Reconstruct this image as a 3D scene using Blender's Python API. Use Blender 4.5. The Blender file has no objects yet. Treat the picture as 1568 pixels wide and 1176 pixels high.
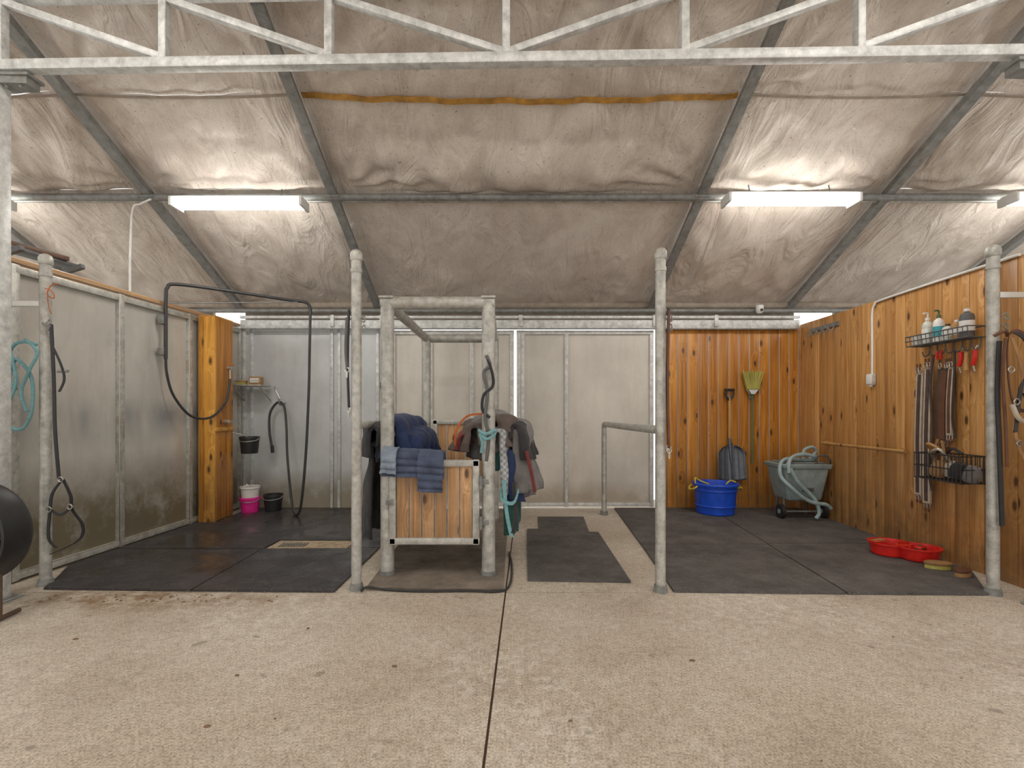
import bpy, bmesh, math, random
from mathutils import Vector, Matrix, noise
random.seed(7)
V = Vector
# ---------------------------------------------------------------- materials
def newmat(name):
    m = bpy.data.materials.new(name); m.use_nodes = True
    nt = m.node_tree; b = nt.nodes['Principled BSDF']
    return m, nt, b
def ramp(nt, stops, src):
    r = nt.nodes.new('ShaderNodeValToRGB')
    e = r.color_ramp.elements
    while len(e) < len(stops): e.new(0.5)
    for i, (p, c) in enumerate(stops):
        e[i].position = p; e[i].color = (c[0], c[1], c[2], 1) if not isinstance(c, (int, float)) else (c, c, c, 1)
    nt.links.new(src, r.inputs['Fac']); return r.outputs['Color']
def mix(nt, fac, a, b, mode='MIX'):
    n = nt.nodes.new('ShaderNodeMix'); n.data_type = 'RGBA'; n.blend_type = mode
    for s, val in (('Factor', fac), ('A', a), ('B', b)):
        inp = [i for i in n.inputs if i.name == s and (i.type == 'RGBA' or s == 'Factor' and i.type == 'VALUE')][0]
        if hasattr(val, 'links'): nt.links.new(val, inp)
        elif isinstance(val, (int, float)): inp.default_value = val
        else: inp.default_value = (val[0], val[1], val[2], 1)
    return [o for o in n.outputs if o.type == 'RGBA'][0]
def coords(nt, scale=(1, 1, 1), loc=(0, 0, 0)):
    tc = nt.nodes.new('ShaderNodeTexCoord'); mp = nt.nodes.new('ShaderNodeMapping')
    mp.inputs['Scale'].default_value = scale; mp.inputs['Location'].default_value = loc
    nt.links.new(tc.outputs['Object'], mp.inputs['Vector']); return mp.outputs['Vector']
def noi(nt, scale, detail=4, vec=None, rough=.55, dist=0):
    n = nt.nodes.new('ShaderNodeTexNoise'); n.inputs['Scale'].default_value = scale
    n.inputs['Detail'].default_value = detail; n.inputs['Roughness'].default_value = rough
    n.inputs['Distortion'].default_value = dist
    nt.links.new(vec if vec else coords(nt), n.inputs['Vector']); return n.outputs['Fac']
def bump(nt, b, h, strength=.3, dist=.01):
    n = nt.nodes.new('ShaderNodeBump'); n.inputs['Strength'].default_value = strength
    n.inputs['Distance'].default_value = dist
    nt.links.new(h, n.inputs['Height']); nt.links.new(n.outputs['Normal'], b.inputs['Normal'])
def math_(nt, op, a, bb, clamp=False):
    n = nt.nodes.new('ShaderNodeMath'); n.operation = op; n.use_clamp = clamp
    for i, v in enumerate((a, bb)):
        if v is None: continue
        if hasattr(v, 'links'): nt.links.new(v, n.inputs[i])
        else: n.inputs[i].default_value = v
    return n.outputs[0]
def zramp(nt, z0, z1, a=1.0, bb=0.0, axis='Z'):
    s = nt.nodes.new('ShaderNodeSeparateXYZ'); nt.links.new(coords(nt), s.inputs[0])
    m = nt.nodes.new('ShaderNodeMapRange'); m.inputs['From Min'].default_value = z0; m.inputs['From Max'].default_value = z1
    m.inputs['To Min'].default_value = a; m.inputs['To Max'].default_value = bb
    nt.links.new(s.outputs[axis], m.inputs['Value']); return m.outputs[0]

def simple(name, col, rough=.6, metal=0, var=.18, scale=12, bmp=.15, spec=.5):
    m, nt, b = newmat(name)
    f = noi(nt, scale, 3)
    c0 = tuple(max(0, c * (1 - var)) for c in col); c1 = tuple(min(1, c * (1 + var)) for c in col)
    nt.links.new(ramp(nt, [(.3, c0), (.7, c1)], f), b.inputs['Base Color'])
    b.inputs['Roughness'].default_value = rough; b.inputs['Metallic'].default_value = metal
    b.inputs['Specular IOR Level'].default_value = spec
    if bmp: bump(nt, b, noi(nt, scale * 5, 2), bmp, .004)
    return m

def mk_concrete():
    m, nt, b = newmat('concrete_floor')
    big = noi(nt, .9, 6, rough=.7)
    base = ramp(nt, [(.3, (.40, .335, .265)), (.48, (.52, .455, .375)), (.68, (.62, .56, .48))], big)
    fine = noi(nt, 95, 3, rough=.8)
    base = mix(nt, 1, base, ramp(nt, [(.36, (.52, .50, .46)), (.5, (.97, .97, .97)), (.64, (1.25, 1.25, 1.25))], fine), 'MULTIPLY')
    mid = noi(nt, 24, 5, rough=.8)
    base = mix(nt, .8, base, ramp(nt, [(.36, (.74, .71, .67)), (.56, (1.08, 1.08, 1.08))], mid), 'MULTIPLY')
    bloom = math_(nt, 'MULTIPLY', ramp(nt, [(.50, 0), (.58, 1)], noi(nt, 13, 7, rough=.85)), ramp(nt, [(.40, 0), (.58, 1)], noi(nt, .7, 2)))
    base = mix(nt, math_(nt, 'MULTIPLY', bloom, .5), base, (.78, .745, .69))
    sp = ramp(nt, [(.715, 0), (.75, .7)], noi(nt, 7, 2, rough=.4))
    base = mix(nt, sp, base, (.25, .21, .17))
    gx = nt.nodes.new('ShaderNodeVectorMath'); gx.operation = 'DISTANCE'
    nt.links.new(coords(nt, (.55, 2.6, 1)), gx.inputs[0]); gx.inputs[1].default_value = (-2.7 * .55, 3.5 * 2.6, 0)
    d = math_(nt, 'SUBTRACT', .9, gx.outputs['Value'])
    d = math_(nt, 'MULTIPLY', d, ramp(nt, [(.4, 0), (.6, 1.6)], noi(nt, 5, 6, rough=.75)), True)
    base = mix(nt, d, base, (.24, .155, .085))
    nt.links.new(base, b.inputs['Base Color'])
    b.inputs['Roughness'].default_value = .7
    bump(nt, b, fine, .3, .004)
    return m
def mk_wood(name, light, mid_, dark, rough=.38, horiz=False, knots=.11):
    m, nt, b = newmat(name)
    at = nt.nodes.new('ShaderNodeAttribute'); at.attribute_name = 'tone'
    sep = nt.nodes.new('ShaderNodeSeparateXYZ'); nt.links.new(coords(nt), sep.inputs[0])
    if horiz:
        across, along = sep.outputs['Z'], math_(nt, 'ADD', sep.outputs['X'], sep.outputs['Y'])
    else:
        across, along = math_(nt, 'ADD', sep.outputs['X'], sep.outputs['Y']), sep.outputs['Z']
    off = math_(nt, 'MULTIPLY', at.outputs['Fac'], 37.0)
    al = math_(nt, 'ADD', along, off)
    def cv(a, c, w):
        n = nt.nodes.new('ShaderNodeCombineXYZ')
        nt.links.new(math_(nt, 'MULTIPLY', across, a), n.inputs[0]); nt.links.new(math_(nt, 'MULTIPLY', al, c), n.inputs[1])
        nt.links.new(off, n.inputs[2]); return n.outputs[0]
    vor = nt.nodes.new('ShaderNodeTexVoronoi'); vor.voronoi_dimensions = '2D'; vor.inputs['Scale'].default_value = 1
    nt.links.new(cv(4.6, 1.9, 0), vor.inputs['Vector'])
    sc_ = nt.nodes.new('ShaderNodeSeparateColor'); nt.links.new(vor.outputs['Color'], sc_.inputs[0])
    # larger distance for cells that carry no knot
    kd = math_(nt, 'ADD', vor.outputs['Distance'], math_(nt, 'MULTIPLY', math_(nt, 'GREATER_THAN', sc_.outputs[0], .6), .6))
    near = ramp(nt, [(.0, 1), (.35, 0)], kd)
    n = nt.nodes.new('ShaderNodeTexNoise'); n.inputs['Scale'].default_value = 1; n.inputs['Detail'].default_value = 3
    n.inputs['Distortion'].default_value = .8
    vv = cv(34, 1.2, 1)
    add = nt.nodes.new('ShaderNodeVectorMath'); add.operation = 'ADD'; nt.links.new(vv, add.inputs[0])
    sc = nt.nodes.new('ShaderNodeVectorMath'); sc.operation = 'SCALE'; nt.links.new(near, sc.inputs[0]); sc.inputs['Scale'].default_value = 2.5
    nt.links.new(sc.outputs[0], add.inputs[1]); nt.links.new(add.outputs[0], n.inputs['Vector'])
    col = ramp(nt, [(.25, dark), (.45, mid_), (.68, light)], n.outputs['Fac'])
    broad = noi(nt, 1, 2, cv(4, .7, 1))
    col = mix(nt, .6, col, ramp(nt, [(.3, (.72, .67, .60)), (.65, (1.15, 1.15, 1.15))], broad), 'MULTIPLY')
    tn = ramp(nt, [(0, (.76, .71, .66)), (1, (1.13, 1.13, 1.13))], at.outputs['Fac'])
    col = mix(nt, 1, col, tn, 'MULTIPLY')
    col = mix(nt, ramp(nt, [(.0, .6), (.16, 0)], kd), col, tuple(c * .6 for c in dark))
    col = mix(nt, ramp(nt, [(knots * .5, .9), (knots * .85, 0)], kd), col, (.07, .03, .012))
    if not horiz:
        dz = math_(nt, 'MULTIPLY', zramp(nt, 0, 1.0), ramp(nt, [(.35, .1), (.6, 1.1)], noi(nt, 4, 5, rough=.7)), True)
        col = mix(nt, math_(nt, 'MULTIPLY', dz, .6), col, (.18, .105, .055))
    nt.links.new(col, b.inputs['Base Color']); b.inputs['Roughness'].default_value = rough
    bump(nt, b, n.outputs['Fac'], .12, .003)
    return m
def mk_steel(name, col=(.42, .43, .42), rust=.25, rough=.5, metal=.35):
    m, nt, b = newmat(name)
    a = noi(nt, 14, 5, rough=.7)
    c = ramp(nt, [(.3, tuple(x * .66 for x in col)), (.5, col), (.72, tuple(min(1, x * 1.35) for x in col))], a)
    r = ramp(nt, [(.54, 0), (.68, rust)], noi(nt, 6, 6, coords(nt, (1, 1, .5)), rough=.75))
    c = mix(nt, r, c, (.24, .15, .09))
    nt.links.new(c, b.inputs['Base Color']); b.inputs['Roughness'].default_value = rough; b.inputs['Metallic'].default_value = metal
    bump(nt, b, noi(nt, 60, 2), .12, .003)
    return m
def mk_fabric():
    m, nt, b = newmat('roof_membrane')
    c = ramp(nt, [(.32, (.54, .465, .405)), (.66, (.78, .715, .65))], noi(nt, 1.5, 7, rough=.7, dist=.6))
    c = mix(nt, 1, c, ramp(nt, [(.34, (.78, .75, .72)), (.47, (1, 1, 1))], noi(nt, 50, 5, rough=.85)), 'MULTIPLY')
    sp = ramp(nt, [(.69, 0), (.73, .75)], noi(nt, 46, 2, rough=.5))
    c = mix(nt, sp, c, (.20, .16, .13))
    st = ramp(nt, [(.60, 0), (.72, .35)], noi(nt, 3.2, 7, coords(nt, (1, .5, 1)), rough=.75, dist=1))
    c = mix(nt, st, c, (.34, .27, .21))
    nt.links.new(c, b.inputs['Base Color']); b.inputs['Roughness'].default_value = .40
    b.inputs['Specular IOR Level'].default_value = .4
    w = noi(nt, 2.0, 4, coords(nt, (1.8, .5, 1)), dist=1.8)
    bump(nt, b, w, .8, .07)
    return m
def mk_panel(name, col, dirt, dz, rough=.4, metal=.15, scuff=False, drips=.3):
    m, nt, b = newmat(name)
    c = ramp(nt, [(.3, tuple(x * .78 for x in col)), (.7, tuple(min(1, x * 1.08) for x in col))], noi(nt, 1.2, 6, coords(nt, (1, 1, .7)), rough=.65))
    drip = ramp(nt, [(.45, (1, 1, 1)), (.66, (.80, .77, .72))], noi(nt, 1, 5, coords(nt, (5, 5, .7)), rough=.7))
    c = mix(nt, drips, c, drip, 'MULTIPLY')
    sm = ramp(nt, [(.60, 0), (.72, .35)], noi(nt, 5, 6, rough=.75))
    c = mix(nt, sm, c, tuple((x + y) / 2 for x, y in zip(col, dirt)))
    st = math_(nt, 'MULTIPLY', zramp(nt, 0, dz), ramp(nt, [(.3, .5), (.58, 1.9)], noi(nt, 3.5, 7, rough=.72)), True)
    c = mix(nt, math_(nt, 'MULTIPLY', st, .9), c, dirt)
    if scuff:
        a = zramp(nt, 1.0, 1.28, 0, 1); a2 = zramp(nt, 1.34, 1.5, 1, 0)
        k = math_(nt, 'MULTIPLY', math_(nt, 'MULTIPLY', a, a2, True), ramp(nt, [(.4, 0), (.6, 1)], noi(nt, 2, 4, coords(nt, (1, 1, .25)))), True)
        c = mix(nt, math_(nt, 'MULTIPLY', k, .6), c, (.17, .19, .23))
    nt.links.new(c, b.inputs['Base Color']); b.inputs['Roughness'].default_value = rough; b.inputs['Metallic'].default_value = metal
    return m
def mk_rubber(name, col, rough, wet=False):
    m, nt, b = newmat(name)
    c = ramp(nt, [(.35, tuple(x * .62 for x in col)), (.65, tuple(x * 1.45 for x in col))], noi(nt, 2.5, 7, rough=.75))
    sc = ramp(nt, [(.56, 0), (.70, .35)], noi(nt, 3, 6, coords(nt, (1, 3, 1)), rough=.8, dist=1))
    c = mix(nt, sc, c, (.25, .22, .19))
    sp = ramp(nt, [(.62, 0), (.7, .7)], noi(nt, 60, 3, rough=.6))
    c = mix(nt, sp, c, (.33, .29, .25))
    nt.links.new(c, b.inputs['Base Color'])
    if wet:
        nt.links.new(ramp(nt, [(.4, .18), (.6, .55)], noi(nt, 1.7, 4)), b.inputs['Roughness'])
    else: b.inputs['Roughness'].default_value = rough
    bump(nt, b, noi(nt, 90, 2), .3, .003)
    return m
def mk_emit(name, col, s):
    m, nt, b = newmat(name)
    b.inputs['Base Color'].default_value = (.9, .9, .9, 1)
    b.inputs['Emission Color'].default_value = (*col, 1); b.inputs['Emission Strength'].default_value = s
    return m
def mk_cloth(name, col, rough=.85, plaid=None):
    m, nt, b = newmat(name)
    c = ramp(nt, [(.3, tuple(x * .7 for x in col)), (.7, tuple(x * 1.25 for x in col))], noi(nt, 9, 4))
    if plaid:
        w = nt.nodes.new('ShaderNodeTexChecker'); w.inputs['Scale'].default_value = 40
        nt.links.new(coords(nt), w.inputs['Vector']); w.inputs['Color1'].default_value = (1, 1, 1, 1); w.inputs['Color2'].default_value = (*plaid, 1)
        c = mix(nt, .6, c, w.outputs['Color'], 'MULTIPLY')
    nt.links.new(c, b.inputs['Base Color']); b.inputs['Roughness'].default_value = rough
    b.inputs['Sheen Weight'].default_value = .12
    bump(nt, b, noi(nt, 20, 4), .6, .015)
    return m

M = dict(
    concrete=mk_concrete(), dark=simple('dark_gap', (.07, .06, .05), .9),
    wood=mk_wood('pine_boards', (.66, .385, .155), (.53, .275, .09), (.37, .16, .045)),
    woodb=mk_wood('pine_boards_stained', (.66, .31, .055), (.52, .21, .03), (.33, .11, .014)),
    woody=mk_wood('pine_boards_yellow', (.78, .43, .09), (.62, .30, .05), (.40, .16, .025)),
    woodg=mk_wood('gate_planks', (.64, .40, .21), (.50, .29, .14), (.33, .16, .07), rough=.6),
    cap=mk_wood('cap_timber', (.58, .37, .19), (.46, .27, .13), (.32, .17, .075), rough=.6, horiz=True),
    steel=mk_steel('galvanised_steel', (.49, .485, .45), .55),
    steelw=mk_steel('galvanised_truss', (.64, .65, .64), .15, .45, .15),
    steeld=mk_steel('weathered_rafter_steel', (.25, .255, .245), .25, .6, .25),
    fabric=mk_fabric(),
    eave=simple('eave_fabric', (.32, .27, .22), .8, bmp=.3),
    strap=simple('ochre_strap', (.46, .24, .05), .8, var=.35),
    panel=mk_panel('wall_sheet_left', (.63, .61, .56), (.19, .155, .085), .95, .32, .28, True, .45),
    panelb=mk_panel('wall_sheet_back', (.64, .67, .68), (.31, .27, .19), .55),
    doorp=mk_panel('door_sheet', (.72, .685, .62), (.42, .36, .28), .4, .42, .1),
    matw=mk_rubber('rubber_wet', (.040, .037, .040), .4, True),
    mat=mk_rubber('rubber_dry', (.090, .083, .080), .8), matb=mk_rubber('rubber_dusty', (.19, .16, .13), .9),
    lens=mk_emit('fluorescent_lens', (1, .965, .90), 24), lensb=mk_emit('highbay_lens', (1, .955, .88), 38),
    white=simple('white_plastic', (.78, .78, .76), .4, var=.05), black=simple('black_plastic', (.025, .025, .027), .45),
    hose=simple('black_hose', (.04, .04, .042), .4), teal=simple('faded_teal_rope', (.18, .37, .40), .8, scale=60),
    bhose=simple('grey_blue_hose', (.32, .43, .44), .5), greyp=simple('grey_poly', (.27, .33, .33), .5),
    blue=simple('blue_plastic', (.012, .08, .60), .35), yellow=simple('yellow_rope', (.62, .48, .06), .7),
    pink=simple('pink_plastic', (.80, .03, .30), .4), red=simple('red_plastic', (.66, .02, .015), .35),
    brown=simple('brown_leather', (.13, .055, .028), .5), tan=simple('tan_leather', (.40, .22, .09), .55),
    strapw=simple('cream_webbing', (.50, .43, .35), .85), strapbr=simple('brown_webbing', (.085, .055, .045), .85),
    chrome=simple('buckle_metal', (.55, .55, .52), .3, .8), shovel=simple('shovel_steel', (.13, .145, .17), .4, .4),
    green=simple('green_handle', (.09, .17, .08), .5), bristle=simple('broom_bristle', (.50, .46, .12), .9, scale=80, bmp=.8),
    handle=mk_wood('ash_handle', (.62, .38, .16), (.52, .30, .11), (.36, .18, .06), .5),
    navy=mk_cloth('navy_blanket', (.017, .034, .105)), gray=mk_cloth('grey_blanket', (.19, .18, .18)),
    brownc=mk_cloth('brown_blanket', (.12, .092, .08)), slate=mk_cloth('slate_quilt', (.065, .085, .145)),
    slatel=mk_cloth('pale_slate_lining', (.22, .27, .34)),
    greenc=mk_cloth('green_blanket', (.02, .09, .08)), lgray=mk_cloth('checked_cooler', (.46, .48, .50), plaid=(.3, .3, .32)),
    blackc=mk_cloth('black_blanket', (.03, .03, .034)), orange=mk_cloth('orange_trim', (.50, .12, .03)), dkred=mk_cloth('maroon_trim', (.18, .03, .025)),
    rust=simple('rusty_iron', (.10, .06, .04), .8),
    dirt=simple('dirt', (.20, .13, .08), .95), drain=simple('drain_silt', (.44, .35, .24), .9, var=.3, scale=25, bmp=.5),
    clear=simple('cloudy_bottle', (.60, .61, .57), .25), tblue=simple('label_teal', (.05, .35, .42), .5), dgrey=simple('dark_grey', (.11, .11, .11), .5),
)
# ---------------------------------------------------------------- builder
def smooth_path(pts, k=6, closed=False):
    pts = [V(p) for p in pts]; n = len(pts)
    if n < 3: return pts
    out = []
    rng = range(n) if closed else range(n - 1)
    for i in rng:
        if closed: p0, p1, p2, p3 = pts[(i - 1) % n], pts[i], pts[(i + 1) % n], pts[(i + 2) % n]
        else: p0, p1, p2, p3 = pts[max(i - 1, 0)], pts[i], pts[i + 1], pts[min(i + 2, n - 1)]
        for j in range(k):
            t = j / k
            out.append(.5 * ((2 * p1) + (-p0 + p2) * t + (2 * p0 - 5 * p1 + 4 * p2 - p3) * t * t + (-p0 + 3 * p1 - 3 * p2 + p3) * t ** 3))
    if not closed: out.append(pts[-1])
    return out
class B:
    def __init__(s, name):
        s.bm = bmesh.new(); s.name = name; s.mats = []; s.tone = s.bm.faces.layers.float.new('tone')
    def mi(s, mat):
        mat = M[mat]
        if mat not in s.mats: s.mats.append(mat)
        return s.mats.index(mat)
    def face(s, vs, mi, tone=.5):
        try: f = s.bm.faces.new(vs)
        except ValueError: return None
        f.material_index = mi; f[s.tone] = tone; return f
    def xbox(s, mtx, mat, bevel=0, tone=.5):
        r = bmesh.ops.create_cube(s.bm, size=1, matrix=mtx); mi = s.mi(mat)
        fs = {f for v in r['verts'] for f in v.link_faces}
        for f in fs: f.material_index = mi; f[s.tone] = tone
        if bevel:
            es = list({e for f in fs for e in f.edges})
            bmesh.ops.bevel(s.bm, geom=es, offset=bevel, segments=2, affect='EDGES', profile=.5)
    def box(s, c, size, mat, bevel=0, rz=0, tone=.5, rot=None):
        R = rot if rot else Matrix.Rotation(rz, 4, 'Z')
        s.xbox(Matrix.Translation(V(c)) @ R @ Matrix.Diagonal((*size, 1)), mat, bevel, tone)
    def beam(s, p1, p2, w, h, mat, bevel=0, tone=.5, up=(0, 0, 1)):
        p1, p2 = V(p1), V(p2); d = (p2 - p1); L = d.length; d.normalize(); up = V(up)
        if abs(d.dot(up)) > .98: up = V((0, 1, 0))
        sd = d.cross(up).normalized(); u = sd.cross(d)
        R = Matrix((d, sd, u)).transposed().to_4x4()
        s.xbox(Matrix.Translation((p1 + p2) / 2) @ R @ Matrix.Diagonal((L, w, h, 1)), mat, bevel, tone)
    def tube(s, pts, r, mat, n=10, closed=False, cap=True, tone=.5):
        pts = [V(p) for p in pts]; mi = s.mi(mat); m = len(pts)
        rs = r if isinstance(r, (list, tuple)) else [r] * m
        rings = []; prev = None
        for i, p in enumerate(pts):
            if closed: t = pts[(i + 1) % m] - pts[i - 1]
            else: t = pts[min(i + 1, m - 1)] - pts[max(i - 1, 0)]
            if t.length < 1e-9: t = V((0, 0, 1))
            t.normalize()
            if prev is None:
                a = V((0, 0, 1)) if abs(t.z) < .9 else V((1, 0, 0)); u = t.cross(a).normalized()
            else:
                u = prev - t * prev.dot(t)
                u = u.normalized() if u.length > 1e-6 else t.orthogonal().normalized()
            prev = u; w = t.cross(u)
            rings.append([s.bm.verts.new(p + (u * math.cos(2 * math.pi * k / n) + w * math.sin(2 * math.pi * k / n)) * rs[i]) for k in range(n)])
        for i in range(m if closed else m - 1):
            a, c = rings[i], rings[(i + 1) % m]
            for k in range(n): s.face((a[k], a[(k + 1) % n], c[(k + 1) % n], c[k]), mi, tone)
        if cap and not closed:
            s.face(rings[0][::-1], mi, tone); s.face(rings[-1], mi, tone)
    def cyl(s, p1, p2, r, mat, r2=None, n=20): s.tube([p1, p2], [r, r if r2 is None else r2], mat, n)
    def curve(s, pts, r, mat, n=8, k=6, closed=False): s.tube(smooth_path(pts, k, closed), r, mat, n, closed)
    def ribbon(s, pts, w, t, side, mat, k=5, closed=False):
        pts = smooth_path(pts, k, closed); sd = V(side).normalized(); mi = s.mi(mat); m = len(pts); rings = []
        for i, p in enumerate(pts):
            tg = (pts[(i + 1) % m] - pts[i - 1]) if closed else (pts[min(i + 1, m - 1)] - pts[max(i - 1, 0)])
            nn = tg.cross(sd)
            nn = nn.normalized() if nn.length > 1e-6 else sd.orthogonal()
            rings.append([s.bm.verts.new(p + sd * (a * w / 2) + nn * (c * t / 2)) for a, c in ((-1, -1), (1, -1), (1, 1), (-1, 1))])
        for i in range(m if closed else m - 1):
            a, c = rings[i], rings[(i + 1) % m]
            for q in range(4): s.face((a[q], a[(q + 1) % 4], c[(q + 1) % 4], c[q]), mi)
        if not closed: s.face(rings[0][::-1], mi); s.face(rings[-1], mi)
    def lathe(s, prof, c, mat, n=32, R=None, sx=1, sy=1):
        mi = s.mi(mat); c = V(c); rings = []
        for r, z in prof:
            ring = []
            for k in range(n):
                a = 2 * math.pi * k / n; p = V((r * sx * math.cos(a), r * sy * math.sin(a), z))
                if R: p = R @ p
                ring.append(s.bm.verts.new(c + p))
            rings.append(ring)
        for a, d in zip(rings, rings[1:]):
            for k in range(n): s.face((a[k], a[(k + 1) % n], d[(k + 1) % n], d[k]), mi)
        s.face(rings[0][::-1], mi); s.face(rings[-1], mi)
    def prism(s, poly, z0, z1, mat, tone=.5):
        mi = s.mi(mat)
        a = [s.bm.verts.new((x, y, z0)) for x, y in poly]; b = [s.bm.verts.new((x, y, z1)) for x, y in poly]
        n = len(poly); s.face(a[::-1], mi, tone); s.face(b, mi, tone)
        for i in range(n): s.face((a[i], a[(i + 1) % n], b[(i + 1) % n], b[i]), mi, tone)
    def grid(s, fn, nu, nv, mat):
        mi = s.mi(mat)
        g = [[s.bm.verts.new(fn(i / nu, j / nv)) for j in range(nv + 1)] for i in range(nu + 1)]
        for i in range(nu):
            for j in range(nv): s.face((g[i][j], g[i + 1][j], g[i + 1][j + 1], g[i][j + 1]), mi)
    def frustum(s, c, z0, z1, a, b_, mat, bevel=.02):
        cx, cy = c; mi = s.mi(mat); vs = []
        for z, (wx, wy) in ((z0, a), (z1, b_)):
            for sx, sy in ((-1, -1), (1, -1), (1, 1), (-1, 1)): vs.append(s.bm.verts.new((cx + sx * wx / 2, cy + sy * wy / 2, z)))
        fs = [s.face(vs[0:4][::-1], mi), s.face(vs[4:8], mi)] + [s.face((vs[i], vs[(i + 1) % 4], vs[(i + 1) % 4 + 4], vs[i + 4]), mi) for i in range(4)]
        if bevel: bmesh.ops.bevel(s.bm, geom=list({e for f in fs for e in f.edges}), offset=bevel, segments=3, affect='EDGES', profile=.5)
    def done(s, angle=35, solid=0):
        bmesh.ops.recalc_face_normals(s.bm, faces=s.bm.faces[:])
        me = bpy.data.meshes.new(s.name); s.bm.to_mesh(me); s.bm.free()
        for m in s.mats: me.materials.append(m)
        for p in me.polygons: p.use_smooth = True
        me.set_sharp_from_angle(angle=math.radians(angle))
        o = bpy.data.objects.new(s.name, me); bpy.context.scene.collection.objects.link(o)
        if solid:
            md = o.modifiers.new('thickness', 'SOLIDIFY'); md.thickness = solid; md.offset = 0
        return o
    def drape(s, p0, p1, dl, dr, r, mat, amp=.03, seed=0, flare=.06, nu=48, nv=50, quilt=0, folds=3, round_=True):
        """A folded blanket hung over a rail; the two ends are turned in so it reads as a thick roll."""
        p0, p1 = V(p0), V(p1); ax = (p1 - p0); L = ax.length; ax.normalize(); sd = V((ax.y, -ax.x, 0))
        arc = math.pi * r; tot = dl + arc + dr
        def fn(u, v):
            q = v * tot; hem = 1 + .12 * noise.noise(V((u * 2.2 + seed, seed, 0)))
            lump = noise.noise(V((u * 1.9 + seed, v * 3.2, seed))) * amp * 1.5
            lump += noise.noise(V((u * 6 + seed, v * 7 + u * 4, seed + 2))) * amp * .45
            ph = u * folds * 2 * math.pi + seed + 1.6 * noise.noise(V((u * 2, v * 1.5, seed + 4)))
            fold = math.sin(ph) * amp * .55 + math.sin(ph * 2.3 + 1) * amp * .25
            e = (1 - abs(2 * u - 1) ** 5) ** .5 if round_ else 1
            if q < dl:
                dep = (dl - q); f = dep / max(dl, .01); x = -(r + f * flare + fold * (.25 + f) + lump); z = -dep * hem
            elif q > dl + arc:
                dep = q - dl - arc; f = dep / max(dr, .01); x = r + f * flare + fold * (.25 + f) + lump; z = -dep * hem
            else:
                a = (q - dl) / r; rr = r + lump + fold * .25; x = -math.cos(a) * rr; z = math.sin(a) * rr * .8
            if quilt:
                bul = abs(math.sin(q * math.pi / quilt)) * .022
                if q < dl: x -= bul
                elif q > dl + arc: x += bul
                else: z += bul
            if round_:
                x *= .2 + .8 * e
                if z > 0: z *= .45 + .55 * e
            w = (u - .5) * L * (1 + .10 * noise.noise(V((v * 2.5, seed, 5))))
            return (p0 + p1) / 2 + ax * w + sd * x + V((0, 0, z))
        s.grid(fn, nu, nv, mat)

EY = 6.75
def XL(y): return -3.70 - (EY - y) * .06
def XR(y): return 4.08 - (EY - y) * .045
def RZ(y): return 2.80 + .458 * (EY - y) if y > .5 else 2.80 + .458 * (EY - .5) - .458 * (.5 - y)

# ---------------------------------------------------------------- floor
f = B('floor')
def jx(y): return -.171 + .046 * y
g = .006
f.prism([(-9.5, -6), (jx(-6) - g, -6), (jx(3.6) - g, 3.6), (-9.5, 3.6)], -.12, 0, 'concrete')
f.prism([(jx(-6) + g, -6), (9.5, -6), (9.5, 3.6), (jx(3.6) + g, 3.6)], -.12, 0, 'concrete')
f.prism([(-9.5, 3.606), (jx(3.606) - g, 3.606), (jx(7.4) - g, 7.4), (-9.5, 7.4)], -.12, 0, 'concrete')
f.prism([(jx(3.606) + g, 3.606), (9.5, 3.606), (9.5, 7.4), (jx(7.4) + g, 7.4)], -.12, 0, 'concrete')
f.prism([(-9.5, -6), (9.5, -6), (9.5, 7.4), (-9.5, 7.4)], -.16, -.010, 'rust')
f.done()
b = B('floor_drain')
b.box((-1.95, 4.87, .006), (.78, .27, .012), 'drain')
for i in range(9): b.box((-2.25 + i * .03, 4.84, .014), (.012, .14, .012), 'steeld')
b.done()
# ---------------------------------------------------------------- mats
def mat(poly, m, h=.018):
    b = B('rubber_mat'); b.prism(poly, 0.001, h, m); b.done()
mat([(-3.50, 3.66), (-2.36, 3.62), (-2.37, 4.68), (-3.78, 4.70), (-3.80, 4.2), (-3.62, 3.9)], 'matw')
mat([(-2.35, 3.62), (-1.28, 3.60), (-1.25, 4.72), (-2.36, 4.70)], 'matw')
mat([(-3.77, 4.715), (-2.37, 4.715), (-2.35, 5.02), (-1.53, 5.02), (-1.53, 4.735), (-1.25, 4.735), (-1.24, 6.70), (-3.52, 6.70), (-3.52, 6.27), (-3.5, 5.82), (-3.72, 5.82)], 'matw')
mat([(-1.06, 3.66), (-.02, 3.63), (.0, 4.9), (-1.08, 4.9)], 'matb')
mat([(-1.08, 4.915), (.0, 4.915), (.05, 6.6), (-1.08, 6.6)], 'matb')
mat([(.17, 3.84), (.98, 3.80), (1.02, 5.35), (.92, 5.37), (.98, 6.13), (.40, 6.13), (.37, 5.5), (.24, 5.5)], 'mat')
mat([(1.25, 3.60), (2.50, 3.56), (2.62, 4.85), (1.36, 4.85)], 'mat')
mat([(2.515, 3.56), (3.53, 3.54), (3.90, 4.05), (3.95, 4.90), (2.635, 4.87)], 'mat')
mat([(1.36, 4.865), (2.63, 4.865), (2.80, 6.70), (1.50, 6.70)], 'mat')
mat([(2.645, 4.885), (3.96, 4.915), (4.04, 6.70), (2.815, 6.70)], 'mat')
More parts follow.
